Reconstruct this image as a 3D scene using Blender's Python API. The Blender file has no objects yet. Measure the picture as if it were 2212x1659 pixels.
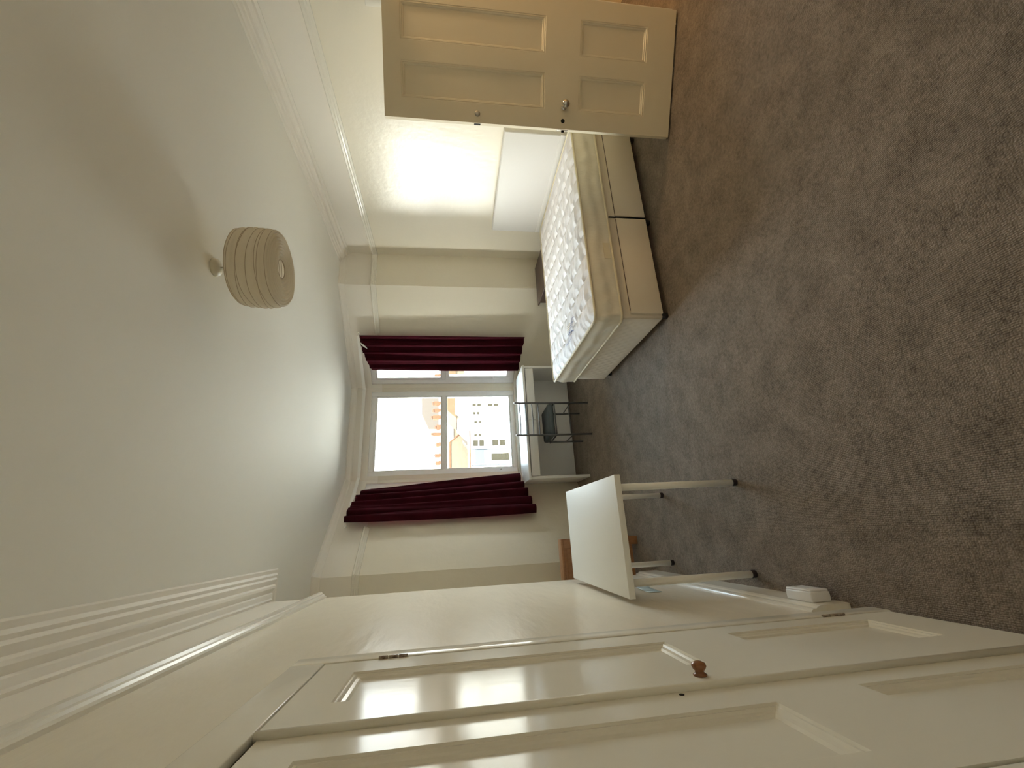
import bpy, bmesh, math, random
from mathutils import Vector, Matrix
random.seed(7)
S = bpy.context.scene
COL = S.collection
PI = math.pi

# ------------------------------------------------------------------ camera
F_PX, YAW, PITCH, ROLL, EYE = 925.36, .33704, .13899, -.00877, 1.6412
cy, sy, cp, sp = math.cos(YAW), math.sin(YAW), math.cos(PITCH), math.sin(PITCH)
fw = Vector((sy*cp, cy*cp, -sp)); rt = Vector((cy, -sy, 0)); up = rt.cross(fw)
r2 = math.cos(ROLL)*rt + math.sin(ROLL)*up
u2 = -math.sin(ROLL)*rt + math.cos(ROLL)*up
cam = bpy.data.cameras.new('camera'); cam_o = bpy.data.objects.new('camera', cam); COL.objects.link(cam_o)
cam.sensor_fit = 'HORIZONTAL'; cam.sensor_width = 36.0; cam.lens = F_PX/2212*36
cam.clip_start = .02; cam.clip_end = 500
X_, Y_, Z_ = -u2, r2, -fw                       # the phone was held on its side
cam_o.matrix_world = Matrix(((X_.x, Y_.x, Z_.x, 0), (X_.y, Y_.y, Z_.y, 0), (X_.z, Y_.z, Z_.z, EYE), (0, 0, 0, 1)))
S.camera = cam_o

# ------------------------------------------------------------------ view, world, lights
S.view_settings.view_transform = 'Standard'; S.view_settings.look = 'None'
S.view_settings.gamma = 1; S.view_settings.use_curve_mapping = False
S.view_settings.exposure = 1.04
cyc = S.cycles
cyc.use_denoising = True; cyc.max_bounces = 16; cyc.diffuse_bounces = 10; cyc.glossy_bounces = 5
cyc.transmission_bounces = 8; cyc.transparent_max_bounces = 12; cyc.sample_clamp_indirect = 8
cyc.caustics_reflective = False; cyc.caustics_refractive = False

w = bpy.data.worlds.new('sky'); S.world = w; w.use_nodes = True
nt = w.node_tree; nt.nodes.clear()
wo = nt.nodes.new('ShaderNodeOutputWorld'); bg = nt.nodes.new('ShaderNodeBackground')
tc = nt.nodes.new('ShaderNodeTexCoord'); sepx = nt.nodes.new('ShaderNodeSeparateXYZ')
rp = nt.nodes.new('ShaderNodeValToRGB')
rp.color_ramp.elements[0].position = .0; rp.color_ramp.elements[0].color = (1.0, .93, .82, 1)
rp.color_ramp.elements[1].position = .55; rp.color_ramp.elements[1].color = (.55, .78, 1.0, 1)
e_ = rp.color_ramp.elements.new(.18); e_.color = (.90, .96, 1.0, 1)
nt.links.new(tc.outputs['Generated'], sepx.inputs[0]); nt.links.new(sepx.outputs['Z'], rp.inputs[0])
# the sky is brighter and warmer towards the sun's side (left of the window)
mrx = nt.nodes.new('ShaderNodeMapRange'); mrx.inputs[1].default_value = -.8; mrx.inputs[2].default_value = .35; mrx.inputs[3].default_value = 2.6; mrx.inputs[4].default_value = .85
tint = nt.nodes.new('ShaderNodeMapRange'); tint.inputs[1].default_value = -.7; tint.inputs[2].default_value = .1; tint.inputs[3].default_value = 1; tint.inputs[4].default_value = 0
mixs = nt.nodes.new('ShaderNodeMix'); mixs.data_type = 'RGBA'; mixs.inputs[7].default_value = (1.0, .97, .90, 1)
nt.links.new(sepx.outputs['X'], mrx.inputs[0]); nt.links.new(sepx.outputs['X'], tint.inputs[0]); nt.links.new(tint.outputs[0], mixs.inputs[0])
nt.links.new(rp.outputs[0], mixs.inputs[6]); st_ = nt.nodes.new('ShaderNodeMath'); st_.operation = 'MULTIPLY'; st_.inputs[1].default_value = 10.0
nt.links.new(mrx.outputs[0], st_.inputs[0]); nt.links.new(st_.outputs[0], bg.inputs['Strength'])
nt.links.new(mixs.outputs[2], bg.inputs['Color']); nt.links.new(bg.outputs[0], wo.inputs[0])

def add_light(name, kind, loc, energy, color, rot=(0, 0, 0), **kw):
    l = bpy.data.lights.new(name, kind); l.energy = energy; l.color = color
    for k, v in kw.items(): setattr(l, k, v)
    o = bpy.data.objects.new(name, l); o.location = loc; o.rotation_euler = rot; COL.objects.link(o)
    return o
# sun behind this house: it strikes the house fronts across the street, never this window
add_light('sun', 'SUN', (0, -20, 40), 20.0, (1.0, .87, .70), (math.radians(48), 0, math.radians(-28)), angle=.01)

# ------------------------------------------------------------------ materials
def mat(name, color, rough=.5, metal=0, bump=None, var=None, spec=.5, sheen=0, coat=0, **kw):
    """bump=(scale, strength, distance) noise bump;  var=(scale, amount, colour2) noise tint"""
    m = bpy.data.materials.new(name); m.use_nodes = True
    t = m.node_tree; b = t.nodes['Principled BSDF']
    b.inputs['Base Color'].default_value = (*color, 1); b.inputs['Roughness'].default_value = rough
    b.inputs['Metallic'].default_value = metal; b.inputs['Specular IOR Level'].default_value = spec
    if sheen: b.inputs['Sheen Weight'].default_value = sheen
    if coat: b.inputs['Coat Weight'].default_value = coat; b.inputs['Coat Roughness'].default_value = .1
    g = t.nodes.new('ShaderNodeNewGeometry')
    if bump:
        n = t.nodes.new('ShaderNodeTexNoise'); n.inputs['Scale'].default_value = bump[0]; n.inputs['Detail'].default_value = 4
        mp = t.nodes.new('ShaderNodeMapping'); mp.inputs['Scale'].default_value = bump[3] if len(bump) > 3 else (1, 1, 1)
        t.links.new(g.outputs['Position'], mp.inputs[0]); t.links.new(mp.outputs[0], n.inputs['Vector'])
        bp = t.nodes.new('ShaderNodeBump'); bp.inputs['Strength'].default_value = bump[1]; bp.inputs['Distance'].default_value = bump[2]
        t.links.new(n.outputs[0], bp.inputs['Height']); t.links.new(bp.outputs[0], b.inputs['Normal'])
    if var:
        n = t.nodes.new('ShaderNodeTexNoise'); n.inputs['Scale'].default_value = var[0]; n.inputs['Detail'].default_value = 3
        t.links.new(g.outputs['Position'], n.inputs['Vector'])
        mr = t.nodes.new('ShaderNodeMapRange'); mr.inputs[1].default_value = .35; mr.inputs[2].default_value = .65
        mr.inputs[4].default_value = var[1]
        mx = t.nodes.new('ShaderNodeMix'); mx.data_type = 'RGBA'
        mx.inputs[6].default_value = (*color, 1); mx.inputs[7].default_value = (*var[2], 1)
        t.links.new(n.outputs[0], mr.inputs[0]); t.links.new(mr.outputs[0], mx.inputs[0]); t.links.new(mx.outputs[2], b.inputs['Base Color'])
    return m
M = {}
M['ceiling'] = mat('ceiling paint', (.80, .78, .72), .6, bump=(6, .12, .01), spec=.12)
M['frieze'] = mat('frieze paint', (.84, .80, .73), .55, bump=(9, .1, .01), spec=.2)
M['wall'] = mat('magnolia wall paint', (.81, .76, .64), .25, spec=.6, bump=(16, .28, .008), var=(3, .3, (.80, .75, .65)))
M['block'] = mat('gloss magnolia paint', (.78, .73, .62), .24, bump=(9, .35, .012, (1, .35, 1.6)), spec=.05)
M['gloss'] = mat('cream gloss paint', (.79, .76, .67), .13, bump=(30, .06, .003, (1, 1, .12)), spec=.035)
M['door'] = mat('cream satin door paint', (.74, .66, .49), .38, bump=(60, .05, .002), var=(5, .25, (.70, .62, .46)))
M['trim'] = mat('white gloss trim', (.80, .77, .69), .18, bump=(40, .05, .003))
M['upvc'] = mat('white window plastic', (.90, .90, .89), .3)
M['white'] = mat('white laminate', (.84, .83, .78), .5, bump=(200, .02, .001), spec=0.25)
M['desk'] = mat('white glossy desk', (.86, .86, .85), .4, spec=0.3)
M['legs'] = mat('white metal legs', (.90, .89, .84), .4)
M['velvet'] = mat('burgundy velvet', (.045, .0025, .008), .8, sheen=.18, spec=.1, bump=(300, .25, .002), var=(8, .5, (.02, .001, .004)))
M['velvet'].node_tree.nodes['Principled BSDF'].inputs['Sheen Tint'].default_value = (.30, .02, .05, 1)
M['tape'] = mat('white curtain tape', (.75, .72, .66), .8)
M['rail'] = mat('white plastic rail', (.90, .89, .85), .4)
M['steel'] = mat('brushed chrome', (.62, .60, .55), .18, metal=1)
M['dullsteel'] = mat('dull steel', (.45, .42, .36), .35, metal=1)
M['frame'] = mat('grey painted tube', (.13, .13, .135), .4, metal=.3)
M['cushion'] = mat('slate grey vinyl', (.075, .095, .105), .5, bump=(250, .2, .002))
M['ticking'] = mat('white quilted ticking', (.85, .83, .84), .75, bump=(7, .22, .015, (1, 7, 1)), var=(14, .35, (.80, .73, .72)))
M['border'] = mat('mattress border fabric', (.78, .74, .63), .8, bump=(60, .35, .006, (1, 1, .3)), var=(9, .4, (.72, .66, .53)))
M['piping'] = mat('cream piping tape', (.74, .67, .50), .75, bump=(400, .2, .001))
M['divan'] = mat('beige divan fabric', (.78, .70, .58), .85, bump=(350, .25, .002), var=(5, .35, (.73, .64, .51)))
M['divanend'] = mat('pale divan quilting', (.86, .81, .72), .8, bump=(300, .2, .002))
M['black'] = mat('black plastic', (.012, .011, .011), .5)
M['rubber'] = mat('dark rubber foot', (.02, .012, .014), .6)
M['brownwood'] = mat('dark brown veneer', (.085, .052, .042), .4, var=(18, .5, (.07, .042, .034)))
M['paper'] = mat('paper shade', (.80, .75, .64), .9, bump=(120, .25, .003))
_t = M['paper'].node_tree; _b = _t.nodes['Principled BSDF']; _o = _t.nodes['Material Output']
_tl = _t.nodes.new('ShaderNodeBsdfTranslucent'); _tl.inputs[0].default_value = (.80, .72, .58, 1); _mx = _t.nodes.new('ShaderNodeMixShader'); _mx.inputs[0].default_value = .45
_t.links.new(_b.outputs[0], _mx.inputs[1]); _t.links.new(_tl.outputs[0], _mx.inputs[2]); _t.links.new(_mx.outputs[0], _o.inputs[0])
M['wire'] = mat('shade wire seen through paper', (.50, .41, .30), .8)
M['rose'] = mat('ceiling rose plastic', (.62, .58, .47), .4)
M['hall'] = mat('hall wall paint', (.75, .66, .50), .6)
M['hole'] = mat('dark keyhole', (.008, .006, .005), .8)
M['rust'] = mat('painted hinge wear', (.16, .10, .07), .6, var=(90, .8, (.50, .44, .34)))
M['paleblue'] = mat('pale blue patch', (.62, .78, .86), .35)
M['socket'] = mat('white moulded plastic', (.80, .79, .80), .35)
M['headboard'] = mat('white faux leather', (.80, .79, .77), .5, spec=.2, bump=(250, .1, .001))
M['ink'] = mat('blue printed ink', (.22, .25, .48), .7)
M['inkgold'] = mat('gold printed ink', (.60, .45, .24), .7)

def wood(name, c1, c2, rough=.4):
    m = mat(name, c1, rough); t = m.node_tree; b = t.nodes['Principled BSDF']
    g = t.nodes.new('ShaderNodeNewGeometry'); mp = t.nodes.new('ShaderNodeMapping'); mp.inputs['Scale'].default_value = (9, 9, 1.2)
    n = t.nodes.new('ShaderNodeTexNoise'); n.inputs['Scale'].default_value = 6; n.inputs['Detail'].default_value = 6; n.inputs['Distortion'].default_value = 1.2
    r = t.nodes.new('ShaderNodeValToRGB'); r.color_ramp.elements[0].position = .35; r.color_ramp.elements[1].position = .65
    r.color_ramp.elements[0].color = (*c1, 1); r.color_ramp.elements[1].color = (*c2, 1)
    t.links.new(g.outputs['Position'], mp.inputs[0]); t.links.new(mp.outputs[0], n.inputs['Vector'])
    t.links.new(n.outputs[0], r.inputs[0]); t.links.new(r.outputs[0], b.inputs['Base Color'])
    return m
M['pine'] = wood('orange pine', (.34, .16, .068), (.40, .205, .095))
M['knobwood'] = wood('varnished wooden knob', (.20, .075, .025), (.28, .11, .04), .25)

def carpet_mat():
    m = bpy.data.materials.new('taupe loop carpet'); m.use_nodes = True
    t = m.node_tree; b = t.nodes['Principled BSDF']; L = t.links.new
    b.inputs['Roughness'].default_value = .95; b.inputs['Specular IOR Level'].default_value = .1
    b.inputs['Sheen Weight'].default_value = .15
    g = t.nodes.new('ShaderNodeNewGeometry')
    dn = t.nodes.new('ShaderNodeTexNoise'); dn.inputs['Scale'].default_value = 95; dn.inputs['Detail'].default_value = 2
    L(g.outputs['Position'], dn.inputs['Vector'])
    dv = t.nodes.new('ShaderNodeVectorMath'); dv.operation = 'SCALE'; dv.inputs['Scale'].default_value = .0055
    L(dn.outputs['Color'], dv.inputs[0])
    ad = t.nodes.new('ShaderNodeVectorMath'); L(g.outputs['Position'], ad.inputs[0]); L(dv.outputs[0], ad.inputs[1])
    mp = t.nodes.new('ShaderNodeMapping'); mp.inputs['Scale'].default_value = (143, 130, 143); L(ad.outputs[0], mp.inputs[0])
    vo = t.nodes.new('ShaderNodeTexVoronoi'); vo.inputs['Scale'].default_value = 1; vo.inputs['Randomness'].default_value = .6
    L(mp.outputs[0], vo.inputs['Vector'])
    wv = t.nodes.new('ShaderNodeTexWave'); wv.inputs['Scale'].default_value = 45.5; wv.bands_direction = 'X'
    wv.inputs['Distortion'].default_value = 0; L(ad.outputs[0], wv.inputs['Vector'])
    inv = t.nodes.new('ShaderNodeMath'); inv.operation = 'MULTIPLY_ADD'; inv.inputs[1].default_value = -.9; inv.inputs[2].default_value = 1
    L(vo.outputs['Distance'], inv.inputs[0])
    hm = t.nodes.new('ShaderNodeMath'); hm.operation = 'MULTIPLY_ADD'; hm.inputs[1].default_value = .18
    L(wv.outputs['Fac'], hm.inputs[0]); L(inv.outputs[0], hm.inputs[2])
    n1 = t.nodes.new('ShaderNodeTexNoise'); n1.inputs['Scale'].default_value = 7; n1.inputs['Detail'].default_value = 5; L(g.outputs['Position'], n1.inputs['Vector'])
    n2 = t.nodes.new('ShaderNodeTexNoise'); n2.inputs['Scale'].default_value = 45; n2.inputs['Detail'].default_value = 3; L(g.outputs['Position'], n2.inputs['Vector'])
    s1 = t.nodes.new('ShaderNodeMath'); s1.operation = 'MULTIPLY_ADD'; s1.inputs[1].default_value = .55; L(n1.outputs[0], s1.inputs[0])
    s2 = t.nodes.new('ShaderNodeMath'); s2.operation = 'MULTIPLY'; s2.inputs[1].default_value = .55; L(n2.outputs[0], s2.inputs[0]); L(s2.outputs[0], s1.inputs[2])
    s3 = t.nodes.new('ShaderNodeMath'); s3.operation = 'MULTIPLY_ADD'; s3.inputs[1].default_value = .32; L(hm.outputs[0], s3.inputs[0]); L(s1.outputs[0], s3.inputs[2])
    r = t.nodes.new('ShaderNodeValToRGB'); cr = r.color_ramp
    cr.elements[0].position = .52; cr.elements[0].color = (.116, .090, .066, 1)
    cr.elements[1].position = 1.0; cr.elements[1].color = (.305, .248, .198, 1)
    L(s3.outputs[0], r.inputs[0]); L(r.outputs[0], b.inputs['Base Color'])
    bp = t.nodes.new('ShaderNodeBump'); bp.inputs['Strength'].default_value = .8; bp.inputs['Distance'].default_value = .0045
    L(hm.outputs[0], bp.inputs['Height']); L(bp.outputs[0], b.inputs['Normal'])
    return m
M['carpet'] = carpet_mat()

def glass_mat():
    m = bpy.data.materials.new('window glass'); m.use_nodes = True; t = m.node_tree; t.nodes.clear()
    o = t.nodes.new('ShaderNodeOutputMaterial'); mx = t.nodes.new('ShaderNodeMixShader')
    tr = t.nodes.new('ShaderNodeBsdfTransparent'); tr.inputs[0].default_value = (.96, .98, .97, 1)
    gl = t.nodes.new('ShaderNodeBsdfGlossy'); gl.inputs['Roughness'].default_value = .01
    fr = t.nodes.new('ShaderNodeFresnel'); fr.inputs['IOR'].default_value = 1.45
    t.links.new(fr.outputs[0], mx.inputs[0]); t.links.new(tr.outputs[0], mx.inputs[1]); t.links.new(gl.outputs[0], mx.inputs[2])
    t.links.new(mx.outputs[0], o.inputs[0]); return m
M['glass'] = glass_mat()

def brick_mat(name, c1, c2, mortar, scale):
    m = mat(name, c1, .9, spec=.03); t = m.node_tree; b = t.nodes['Principled BSDF']
    g = t.nodes.new('ShaderNodeTexCoord'); k = t.nodes.new('ShaderNodeTexBrick'); k.inputs['Scale'].default_value = scale
    k.inputs['Color1'].default_value = (*c1, 1); k.inputs['Color2'].default_value = (*c2, 1); k.inputs['Mortar'].default_value = (*mortar, 1)
    mp = t.nodes.new('ShaderNodeMapping'); mp.inputs['Rotation'].default_value = (PI/2, 0, 0)
    t.links.new(g.outputs['Object'], mp.inputs[0]); t.links.new(mp.outputs[0], k.inputs['Vector']); t.links.new(k.outputs['Color'], b.inputs['Base Color'])
    return m
M['brick'] = brick_mat('pale stock brick', (.060, .049, .036), (.050, .040, .029), (.068, .057, .044), 2.0)
M['redbrick'] = mat('orange chimney brick', (.052, .027, .016), .9, var=(2, .6, (.040, .019, .013)), spec=0.03)
M['render'] = mat('white house render', (.62, .62, .60), .9, spec=0.03)
M['slate'] = mat('sunlit roof slate', (.30, .27, .23), .9, var=(1, .5, (.24, .20, .15)), spec=0.03)
M['tan'] = mat('tan roof tile', (.046, .032, .02), .9, var=(1.2, .5, (.038, .026, .016)), spec=0.03)
M['greyroof'] = mat('far warm grey wall', (.040, .035, .031), .9, spec=0.03)
M['darkpane'] = mat('dark far window pane', (.016, .015, .011), .6, spec=.02)
M['bluepanel'] = mat('pale blue garage panel', (.036, .040, .045), .7, spec=.03)
M['leaf'] = mat('sunlit shrub leaves', (.07, .075, .008), .8, var=(3, .8, (.05, .06, .006)), spec=0.03)
M['street'] = mat('pale concrete street', (.30, .29, .27), .95, spec=0.03)

# ------------------------------------------------------------------ mesh helpers
class MB:
    def __init__(self): self.v = []; self.f = []; self.mi = []; self.sm = []
    def face(self, idx, mi=0, sm=False): self.f.append(idx); self.mi.append(mi); self.sm.append(sm)
    def quad(self, pts, mi=0, sm=False):
        n = len(self.v); self.v += [tuple(p) for p in pts]; self.face(list(range(n, n+len(pts))), mi, sm)
    def box(self, x0, x1, y0, y1, z0, z1, bev=0.0, mi=0):
        bm = bmesh.new(); bmesh.ops.create_cube(bm, size=1)
        for v in bm.verts: v.co = Vector(((x0+x1)/2+v.co.x*(x1-x0), (y0+y1)/2+v.co.y*(y1-y0), (z0+z1)/2+v.co.z*(z1-z0)))
        if bev: bmesh.ops.bevel(bm, geom=list(bm.edges), offset=bev, segments=2, profile=.5, affect='EDGES')
        self.add(bm, mi, bool(bev)); return self
    def add(self, bm, mi=0, sm=False):
        bm.verts.ensure_lookup_table(); bm.verts.index_update(); n = len(self.v)
        self.v += [tuple(v.co) for v in bm.verts]
        for f in bm.faces: self.face([n+v.index for v in f.verts], mi, sm)
        bm.free()
    def tube(self, pts, r, seg=12, mi=0, caps=True):
        """round tube through pts; r is one radius or one per point"""
        pts = [Vector(p) for p in pts]; rs = r if isinstance(r, (list, tuple)) else [r]*len(pts)
        n0 = len(self.v); ref = None
        for i, p in enumerate(pts):
            d = (pts[min(i+1, len(pts)-1)]-pts[max(i-1, 0)]).normalized()
            if ref is None: ref = Vector((0, 0, 1)) if abs(d.z) < .9 else Vector((1, 0, 0))
            a = d.cross(ref).normalized(); b = d.cross(a).normalized(); ref = -b if b.dot(ref) < 0 else b
            b = a.cross(d).normalized() if False else b
            for k in range(seg):
                t = 2*PI*k/seg; self.v.append(tuple(p+rs[i]*(math.cos(t)*a+math.sin(t)*b)))
        for i in range(len(pts)-1):
            for k in range(seg):
                k2 = (k+1) % seg
                self.face([n0+i*seg+k, n0+i*seg+k2, n0+(i+1)*seg+k2, n0+(i+1)*seg+k], mi, True)
        if caps:
            self.face([n0+k for k in range(seg)][::-1], mi); self.face([n0+(len(pts)-1)*seg+k for k in range(seg)], mi)
        return self
    def lathe(self, prof, origin, axis=(0, 0, 1), seg=32, mi=0, caps=True):
        """prof = [(radius, height)] turned about axis through origin"""
        ax = Vector(axis).normalized(); q = Vector((0, 0, 1)).rotation_difference(ax); o = Vector(origin); n0 = len(self.v)
        for r, h in prof:
            for k in range(seg):
                t = 2*PI*k/seg; self.v.append(tuple(o+q@Vector((r*math.cos(t), r*math.sin(t), h))))
        for i in range(len(prof)-1):
            for k in range(seg):
                k2 = (k+1) % seg; self.face([n0+i*seg+k, n0+i*seg+k2, n0+(i+1)*seg+k2, n0+(i+1)*seg+k], mi, True)
        if caps and prof[0][0] > 1e-6: self.face([n0+k for k in range(seg)][::-1], mi)
        if caps and prof[-1][0] > 1e-6: self.face([n0+(len(prof)-1)*seg+k for k in range(seg)], mi)
        return self
    def sweep(self, path, prof, closed=False, mi=0):
        """prof = [(d, z)], d measured to the left of the plan path, mitred at its corners"""
        P = [Vector((p[0], p[1])) for p in path]; n = len(P); n0 = len(self.v); m = len(prof)
        for i in range(n):
            def nrm(a, b): d = (P[b]-P[a]).normalized(); return Vector((-d.y, d.x))
            if closed: na, nb = nrm((i-1) % n, i), nrm(i, (i+1) % n)
            elif i == 0: na = nb = nrm(0, 1)
            elif i == n-1: na = nb = nrm(n-2, n-1)
            else: na, nb = nrm(i-1, i), nrm(i, i+1)
            mt = (na+nb)/(1+na.dot(nb))
            for d, z in prof: self.v.append((P[i].x+mt.x*d, P[i].y+mt.y*d, z))
        for i in range(n if closed else n-1):
            j = (i+1) % n
            for k in range(m-1): self.face([n0+i*m+k, n0+j*m+k, n0+j*m+k+1, n0+i*m+k+1], mi)
        if not closed:
            self.face([n0+k for k in range(m)], mi); self.face([n0+(n-1)*m+k for k in range(m)][::-1], mi)
        return self
    def build(self, name, mats, parent=None, loc=None, fix=True, wn=False):
        me = bpy.data.meshes.new(name); me.from_pydata(self.v, [], self.f)
        for m in (mats if isinstance(mats, (list, tuple)) else [mats]): me.materials.append(m)
        me.polygons.foreach_set('material_index', self.mi); me.polygons.foreach_set('use_smooth', self.sm)
        if fix:
            bm = bmesh.new(); bm.from_mesh(me); bmesh.ops.recalc_face_normals(bm, faces=bm.faces); bm.to_mesh(me); bm.free()
        me.update()
        o = bpy.data.objects.new(name, me); COL.objects.link(o)
        if loc: o.location = loc
        if parent: o.parent = parent
        return o

def tag(o, label=None, cat=None, group=None, kind=None):
    if label: o['label'] = label
    if cat: o['category'] = cat
    if group: o['group'] = group
    if kind: o['kind'] = kind
    return o
def thing(name, label, cat, loc=(0, 0, 0), rz=0, group=None, kind=None):
    o = bpy.data.objects.new(name, None); o.empty_display_size = .1; COL.objects.link(o)
    o.location = loc; o.rotation_euler = (0, 0, rz); return tag(o, label, cat, group, kind)
def struct(name, mb, m, label=None, cat=None):
    return tag(mb.build(name, m), label, cat, kind='structure')
def copy_tree(o, parent=None):
    c = o.copy(); COL.objects.link(c); c.parent = parent
    for ch in o.children: copy_tree(ch, c)
    return c

# ------------------------------------------------------------------ room shell
XR, YB, H = 3.44, 4.768, 3.0
XL, YL, XA = -.375, 3.617, -.95            # face of the left block, its far end, alcove wall
YN = -.40                                   # wall behind the camera
PR, PLf = (1.99, 5.80), (.73, 5.80)         # posts of the canted bay
BR, BL = (2.985, YB), (-.318, YB)
ZR = 2.60                                   # paint changes at the picture rail
T = .16
struct('floor', MB().box(-1.2, 5.2, -.7, 5.95, -.12, 0), M['carpet'], 'taupe brown loop pile carpet over the whole room', 'carpet')
struct('ceiling', MB().box(-1.2, 5.2, -.7, 5.95, H, H+.12), M['ceiling'], 'off white painted ceiling with pendant lamp', 'ceiling')

def wall_strip(mb, a, b, z0, z1, t=T, mi_low=0, mi_high=1, ea=0, eb=0):
    """thick wall from a to b (room on the left), split at the picture rail"""
    a = Vector(a); b = Vector(b); d = (b-a).normalized(); n = Vector((d.y, -d.x)); a = a-d*ea; b = b+d*eb
    segs = [(z0, min(z1, ZR), mi_low)] if z0 < ZR else []
    if z1 > ZR: segs.append((max(z0, ZR), z1, mi_high))
    for q0, q1, mi in segs:
        c = [a, b, b+n*t, a+n*t]; n0 = len(mb.v)
        mb.v += [(p.x, p.y, q0) for p in c]+[(p.x, p.y, q1) for p in c]
        for f in ((0, 1, 5, 4), (1, 2, 6, 5), (2, 3, 7, 6), (3, 0, 4, 7), (3, 2, 1, 0), (4, 5, 6, 7)): mb.face([n0+i for i in f], mi)
    return mb
WM = [M['wall'], M['frieze']]
DY0, DY1, DZ = .98, 1.925, 2.125            # doorway in the right wall
mb = MB(); wall_strip(mb, (XR, YN), (XR, DY0), 0, H); wall_strip(mb, (XR, DY1), (XR, YB), 0, H, eb=T); wall_strip(mb, (XR, DY0), (XR, DY1), DZ, H)
struct('wall_right', mb, WM, 'cream wall with the doorway and picture rail', 'wall')
struct('wall_back_right', wall_strip(MB(), (XR, YB), BR, 0, H), WM, 'narrow back wall piece right of the bay', 'wall')
struct('wall_back_left', wall_strip(MB(), BL, (XA, YB), 0, H, eb=T), WM, 'narrow back wall piece left of the bay', 'wall')
struct('wall_alcove', wall_strip(MB(), (XA, YB), (XA, YL), 0, H), WM, 'alcove side wall', 'wall')
BM = [M['block'], M['frieze']]
mb = MB(); wall_strip(mb, (XA, YL), (XL, YL), 0, H, t=.10)
CY0, CY1, CZ = .66, 1.645, 2.09            # cupboard recess in the left wall
wall_strip(mb, (XL, YL-.1), (XL, CY1), 0, H, t=.40); wall_strip(mb, (XL, CY0), (XL, YN), 0, H, t=.40)
wall_strip(mb, (XL, CY1), (XL, CY0), CZ, H, t=.40); wall_strip(mb, (XL-.36, CY1), (XL-.36, CY0), 0, CZ, t=.04)
struct('wall_left', mb, BM, 'glossy cream wall holding the built in cupboard', 'wall')
struct('wall_near', wall_strip(MB(), (-.8, YN), (XR+T, YN), 0, H), WM, 'wall behind the photographer', 'wall')

# bay facets with window openings: s runs along the facet
ZS, ZH = .765, 2.735                        # sill and head
def facet(name, a, b, s0, s1, label):
    a = Vector(a); b = Vector(b); d = (b-a).normalized(); Ln = (b-a).length; mb = MB()
    P = lambda s: tuple(a+d*s)
    if s0 > 0: wall_strip(mb, P(0), P(s0), 0, H)
    if s1 < Ln: wall_strip(mb, P(s1), P(Ln), 0, H)
    wall_strip(mb, P(s0), P(s1), 0, ZS); wall_strip(mb, P(s0), P(s1), ZH, H, mi_low=1)
    return struct(name, mb, WM, label, 'wall')
LF = (Vector(BR)-Vector(PR)).length; SW = .70
facet('wall_bay_right', BR, PR, SW, LF-.055, 'right angled side of the window bay')
facet('wall_bay_centre', PR, PLf, .055, 1.26-.055, 'centre front of the window bay')
facet('wall_bay_left', PLf, BL, .055, LF-SW, 'left angled side of the window bay')

# ---- windows: frame, transom, casement, panes, handle
def window(name, a, b, s0, s1, label, casement=None, handle_s=None, stay=False):
    """a->b with the room on the left; frame is set back in the opening"""
    a = Vector(a); b = Vector(b); d = (b-a).normalized(); n = Vector((d.y, -d.x))
    root = thing(name, label, 'window', (a.x+d.x*s0+n.x*.03, a.y+d.y*s0+n.y*.03, ZS), math.atan2(d.y, d.x), kind='structure')
    W, Hh = s1-s0, ZH-ZS
    fr = .060; tz = 1.757-ZS; th = .028
    m = MB()
    m.box(0, fr, -.075, .005, 0, Hh, .004); m.box(W-fr, W, -.075, .005, 0, Hh, .004)
    m.box(fr, W-fr, -.075, .005, 0, fr, .004); m.box(fr, W-fr, -.075, .005, Hh-fr, Hh, .004)
    m.box(fr, W-fr, -.07, .0, tz-th, tz+th, .004)
    m.build('window_frame', M['upvc'], root)
    # bead just inside the frame
    def bead(x0, x1, z0, z1, wd, y0, y1, nm):
        k = MB(); k.box(x0, x0+wd, y0, y1, z0, z1, .003); k.box(x1-wd, x1, y0, y1, z0, z1, .003)
        k.box(x0+wd, x1-wd, y0, y1, z0, z0+wd, .003); k.box(x0+wd, x1-wd, y0, y1, z1-wd, z1, .003)
        return k.build(nm, M['upvc'], root)
    x0, x1 = fr, W-fr
    bead(x0, x1, tz+th, Hh-fr, .016, -.055, -.012, 'glazing_bead')
    lo = bead(x0, x1, fr, tz-th, .045 if casement else .016, -.06, .012 if casement else -.012, 'casement' if casement else 'glazing_bead')
    g = MB().box(x0+.008, x1-.008, -.034, -.030, tz+th+.008, Hh-fr-.008); g.build('pane', M['glass'], root)
    g = MB().box(x0+.012, x1-.012, -.034, -.030, fr+.012, tz-th-.012); g.build('pane', M['glass'], lo if casement else root)
    cz = MB()
    cz.box(-.052, .004, -.044, -.028, -.01, Hh+.06, .003); cz.box(W-.004, W+.052, -.044, -.028, -.01, Hh+.06, .003); cz.box(-.052, W+.052, -.044, -.028, Hh-.004, Hh+.06, .003)
    cz.box(-.003, .001, -.03, .02, 0, Hh); cz.box(W-.001, W+.003, -.03, .02, 0, Hh); cz.box(0, W, -.03, .02, Hh-.001, Hh+.003)
    cz.build('casing', M['upvc'], root)
    if handle_s is not None:
        hx = handle_s; hz = 1.06-ZS
        k = MB().box(hx-.012, hx+.012, .010, .022, hz-.03, hz+.03, .003)
        k.tube([(hx, .02, hz), (hx, .045, hz), (hx-.0, .055, hz-.02), (hx, .052, hz-.11)], .0085, 8)
        k.build('handle', M['upvc'], lo)
    return root
window('window_1', BR, PR, SW, LF-.055, 'white framed side window behind the right curtain', True, LF-.055-SW-.085)
wc = window('window_2', PR, PLf, .055, 1.26-.055, 'white framed centre window of the bay above the desk')
window('window_3', PLf, BL, .055, LF-SW, 'white framed side window behind the left curtain', True, .085)
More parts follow.
